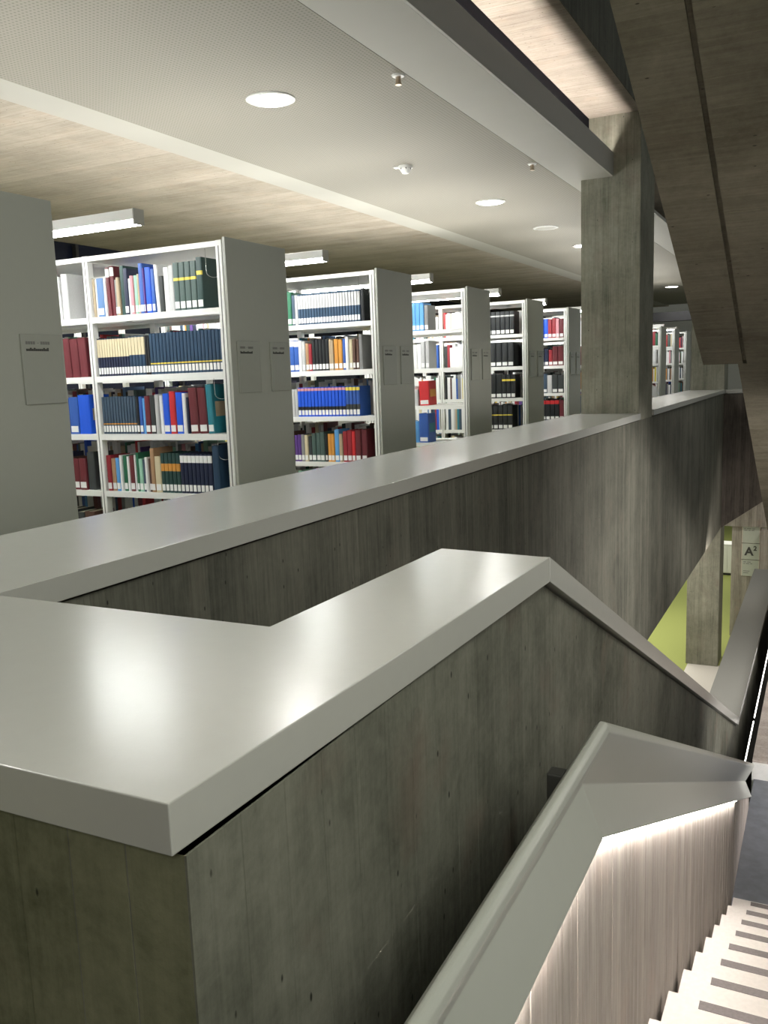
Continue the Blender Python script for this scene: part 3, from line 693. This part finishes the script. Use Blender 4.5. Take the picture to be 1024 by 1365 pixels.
row(XL, XR, y, 3, [(1, 7, .215, 'dred'), (1, 7, .19, 'tan'), (1, 6, .19, 'sky'), (1, 4, .215, 'white'), (1, 6, .215, 'green'), (1, 4, .21, 'white', G(lab=False)), (1, 7, .215, 'maroon'),
    (1, 3, .215, 'white', G(lab=False)), (1, 4, .22, 'green'), (1, 6, .19, 'mint'), (1, 5, .19, 'slate'), (1, 4, .205, 'white', G(lab=False)), (1, 4, .2, 'brown'), (1, 6, .245, 'tan'),
    (1, 9, .20, 'cream'), (5, 5.6, .225, 'dgreen', G(band=[('orange', .55, .74)], set=1)), (8, 5.6, .222, 'navy', G(band=[('label', .78, .96)], set=1)), (1, 9, .27, 'deep', G(lab=False)), (1, 16, .01, '-')], W1)
row(XL, XR, y, 4, [(5, 7, .20, ['navy', 'brown', 'charcoal'], G(lab=False)), (4, 5, .21, ['grey', 'maroon', 'lgrey'], G(lab=False)), (3, 6, .2, ['black', 'dgreen'], G(lab=False)), (1, 40, .01, '-')], W1)
# --- nearest open bookcase, second bay (only its end shows)
XL2, XR2 = -4.26, -3.848
W1b = 'bay beside the nearest open bookcase'
W1b = 'left bay of the nearest bookcase'
row(XL2, XR2, y, 0, [(1, 6, .22, 'white', G(lab=False, tilt=-.12)), (1, 8, .25, 'white', G(lab=False, tilt=-.07)), (1, 7, .25, 'white', G(lab=False, tilt=-.03)), (1, 7, .265, 'lgrey', G(lab=False)), (1, 20, .01, '-')], W1b)
row(XL2, XR2, y, 1, [(1, 5, .2, 'teal'), (1, 4, .17, 'dred'), (1, 4, .17, 'dred'), (1, 5, .20, 'white', G(lab=False, tilt=-.03)), (3, 6.5, .225, 'maroon', G(lab=False, tilt=-.03)), (1, 5, .01, '-')], W1b)
row(XL2, XR2, y, 2, [(1, 5, .21, 'green'), (1, 4, .2, 'white', G(lab=False)), (1, 4, .2, 'pink'), (2, 7, .215, 'blue'), (1, 9, .23, 'bright', G(face='beige', lab=False)), (1, 5, .01, '-')], W1b)
row(XL2, XR2, y, 3, [(2, 6, .22, 'navy'), (1, 6, .19, 'brown'), (2, 6, .19, 'maroon'), (1, 6, .22, 'charcoal', G(lab=False)), (1, 6, .01, '-')], W1b)
row(XL2, XR2, y, 4, [(4, 7, .2, ['brown', 'charcoal', 'black'], G(lab=False)), (1, 8, .01, '-')], W1b)
# --- second open bookcase (visible part of the bay), counted from the right post
y = CASES[2]+0.004; XL, XR = -3.76, -2.902
W2 = 'second open bookcase'
row(XL, XR, y, 0, [(2, 5, .20, 'dred'), (1, 4, .215, 'beige'), (1, 4, .2, 'white', G(lab=False)), (2, 5, .245, 'green'), (1, 4, .22, 'slate'), (1, 3, .22, 'lgrey', G(lab=False)),
    (22, 3.3, .22, 'deep', G(band=[('lgrey', .52, .95)], set=1)), (1, 4, .23, 'black', G(lab=False)), (1, 8, .01, '-')], W2, 'right')
row(XL, XR, y, 1, [(1, 5, .25, 'purple'), (3, 4.4, .215, 'red'), (1, 4, .21, 'white', G(lab=False)), (2, 6, .235, 'blue', G(band=[('white', .80, .98)])), (1, 4, .22, 'white', G(lab=False)), (1, 4, .22, 'lgrey'),
    (1, 4, .2, 'tan'), (1, 4, .2, 'dred'), (5, 4, .225, 'black', G(set=1)), (2, 3, .22, 'beige'), (2, 5, .22, 'orange'), (1, 4, .225, 'blue'), (1, 4, .24, 'white'), (1, 4, .215, 'cream'), (2, 3.5, .22, 'brown'),
    (1, 4, .24, 'grey', G(lab=False)), (1, 12, .01, '-')], W2, 'right')
row(XL, XR, y, 2, [(8, 3.2, .205, 'lgrey', G(set=1, lab=False)), (14, 3.5, .215, 'bright', G(set=1, band=[('pink', .88, .97), ('black', .22, .34)])), (4, 3.5, .215, 'blue', G(set=1, band=[('yellow', .86, .97), ('charcoal', .22, .40)])), (1, 14, .01, '-')], W2, 'right')
row(XL, XR, y, 3, [(2, 4, .21, 'tan'), (2, 4.5, .22, 'blue'), (1, 4, .22, 'brown'), (2, 4, .2, 'purple'), (1, 4, .205, 'grey'), (1, 4, .19, 'cream'), (1, 4, .19, 'charcoal'), (3, 5, .215, 'greygrn'), (1, 3, .21, 'black'),
    (2, 4, .2, 'orange'), (1, 5, .235, 'sky'), (1, 4, .21, 'beige'), (2, 5, .225, 'dred'), (1, 4, .22, 'red'), (2, 6, .23, 'maroon'), (1, 10, .01, '-')], W2, 'right')
# --- third open bookcase, mostly empty
y = CASES[3]+0.004; W3 = 'third open bookcase'
row(-3.46, -3.13, y, 0, [(1, 5, .25, 'navy'), (1, 4, .2, 'lgrey'), (3, 5, .245, 'sky', G(set=1)), (1, 5, .23, 'grey'), (1, 12, .01, '-')], W3, 'right')
row(-3.46, -3.15, y, 1, [(2, 5, .22, 'lgrey', G(lab=False)), (2, 5, .21, 'white', G(tilt=-.02)), (2, 5, .24, 'lgrey'), (1, 10, .01, '-')], W3, 'right')
row(-3.44, -3.18, y, 2, [(1, 6, .18, 'white', G(lab=False)), (1, 3, .15, 'lgrey', G(lab=False)), (1, 9, .215, 'red', G(face='orange', tilt=-.03)), (1, 5, .01, '-')], W3, 'right')
row(-3.44, -3.18, y, 3, [(1, 8, .2, 'sky', G(lab=False)), (1, 8, .265, 'blue', G(face='teal')), (1, 6, .01, '-')], W3, 'right')
# --- fourth open bookcase, black sets
y = CASES[4]+0.004; W4 = 'fourth open bookcase'
row(-3.40, -2.99, y, 0, [(8, 5, .24, 'black', G(set=1, band=[('lgrey', .78, .84)]))], W4, 'right')
row(-3.40, -3.0, y, 1, [(6, 6.5, .255, 'black', G(set=1))], W4, 'right')
row(-3.40, -2.985, y, 2, [(4, 6.5, .255, 'black', G(set=1)), (3, 5, .25, 'black', G(set=1, band=[('yellow', .72, .80)]))], W4, 'right')
row(-3.40, -3.02, y, 3, [(7, 5, .26, 'black', G(set=1, band=[('yellow', .58, .62)]))], W4, 'right')
# --- fifth open bookcase
y = CASES[5]+0.004; W5 = 'fifth open bookcase'
row(-3.30, -2.91, y, 0, [(2, 6, .23, 'blue'), (2, 6, .23, 'bright'), (2, 6, .23, 'dred'), (1, 5, .22, 'pink'), (1, 6, .23, 'maroon')], W5, 'right')
row(-3.30, -2.91, y, 1, [(2, 6, .21, 'maroon'), (2, 6, .21, 'navy'), (1, 6, .2, 'dred'), (2, 8, .23, 'maroon')], W5, 'right')
row(-3.30, -2.91, y, 2, [(3, 7, .23, 'slate'), (1, 7, .22, 'lgrey', G(lab=False)), (2, 8, .22, 'charcoal')], W5, 'right')
row(-3.30, -2.91, y, 3, [(6, 6, .25, 'black', G(set=1, band=[('red', .80, .98)])), (1, 6, .24, 'maroon')], W5, 'right')

# --- volumes on the rear faces and in hidden bays: nobody can count them there
def attr_mat():
    m, nt, b = new_mat('mixed_book_spines'); a = nt.nodes.new('ShaderNodeVertexColor'); a.layer_name = 'book_colour'
    nt.links.new(a.outputs['Color'], b.inputs['Base Color']); b.inputs['Roughness'].default_value = 0.5
    return m
M_mix = attr_mat()
def stuff_rows(spans, label, seed, hmin=0.225, hmax=0.27, whiteish=0.5):
    rr = random.Random(seed); m = MB(); cols = []
    keys = list(C.keys())
    for (xl, xr, ya, yb, z) in spans:
        x = xl
        while x < xr-0.012:
            w_ = min(rr.uniform(0.014, 0.038), xr-x); h = rr.uniform(hmin, hmax)
            c = C['white'][0] if rr.random() < whiteish else C[rr.choice(keys)][0]
            m.box(x+0.0008, x+w_-0.0008, ya, yb, z+0.0005, z+h); cols += [c]*6
            x += w_
    me = bpy.data.meshes.new('book_rows'); me.from_pydata(m.v, [], m.f); me.update()
    la = me.color_attributes.new('book_colour', 'FLOAT_COLOR', 'CORNER')
    for p in me.polygons:
        for li in p.loop_indices: la.data[li].color = (*cols[p.index], 1)
    o = obj('book_rows', me, M_mix); tag(o, label, 'books', kind='stuff'); return o
for i, y0 in enumerate(CASES):
    if i == 3: continue
    sp = []
    yr0, yr1 = y0+DEP-0.19, y0+DEP-0.015
    for ri in range(6):
        z = BOARDS[ri]
        if not (i == 1 and ri == 0):
            sp.append((-3.79, -2.91, yr0, yr1, z))
        sp.append((-4.73, -3.86, yr0, yr1, z))
        if i == 0 or ri > 4 or (i > 1 and ri > 3):
            sp.append((-3.79, -2.91, y0+0.01, y0+0.18, z))
        xl = -4.73 if i != 1 else -4.73
        xr = {0: -3.86, 1: -4.28, 2: -3.86, 4: -3.86, 5: -3.86}[i]
        sp.append((xl, xr, y0+0.01, y0+0.18, z))
        if i in (4, 5) and ri < 4: sp.append((-3.79, {4: -3.41, 5: -3.31}[i], y0+0.01, y0+0.18, z))
    stuff_rows(sp, ['rows of books on the bookcase with the frame-edge end panel', 'rear rows of books seen above the front ones, nearest open bookcase', 'rear rows of books in the second open bookcase', '',
                    'remaining rows of volumes in the fourth open bookcase', 'remaining rows of volumes in the fifth open bookcase'][i], 11+i)
far_books = ['books in the first hidden bookcase behind the column', 'books in the middle hidden bookcase behind the column', 'books in the last hidden bookcase behind the column',
             'tiny rows of books in the bookcase just past the column', 'tiny rows of books in the middle bookcase past the column', 'tiny rows of books in the last bookcase past the column']
for i, y0 in enumerate(FARC):
    stuff_rows([(-3.79, -2.91, y0+0.01, y0+0.18, BOARDS[ri]) for ri in range(6)]+[(-3.79, -2.91, y0+DEP-0.19, y0+DEP-0.015, BOARDS[ri]) for ri in range(5)], far_books[i], 31+i, whiteish=0.2)

# wire book supports hanging from the boards
def hanger(x, y, z, where, drop=0.15):
    pts = [(0, 0, 0)]
    pts += [(0, 0, -drop*0.7)] + [(0, 0.03-0.03*math.cos(a), -drop*0.7-0.03*math.sin(a)) for a in [math.pi*q/8 for q in range(1, 8)]] + [(0, 0.06, -drop*0.7), (0, 0.06, 0)]
    pts = [(0.0 + (p[1]*0.8), p[1], p[2]) for p in pts]
    t = tag(obj('wire_book_support', MB().tube(pts, 0.0016, 6), M_chrome, off=(x, y, z), smooth=True), where, 'book support', 'wire book supports')
    return t
hanger(-2.99, CASES[1]+0.03, 0.703, 'thin wire hoop by the right post, top shelf of the nearest open bookcase', 0.17)
hanger(-2.985, CASES[1]+0.03, BOARDS[1]-0.012, 'thin wire hoop on the third shelf beside the blue picture book', 0.15)
hanger(-2.985, CASES[1]+0.03, BOARDS[2]-0.012, 'thin wire hoop on the fourth shelf beside the dark blue cover', 0.15)
hanger(-3.0, CASES[2]+0.03, 0.703, 'thin wire hoop on the top shelf of the second open bookcase', 0.15)
# dark beam seen at the end of the hall ceiling past the column
tag(obj('ceiling_beam', MB().box(-6.5, -1.7, 22.6, 22.9, 1.08, 1.30), M_dark), 'dark horizontal beam under the ceiling past the column', 'beam', kind='structure')
print('books', NBOOK[0], 'objects', len(bpy.data.objects))
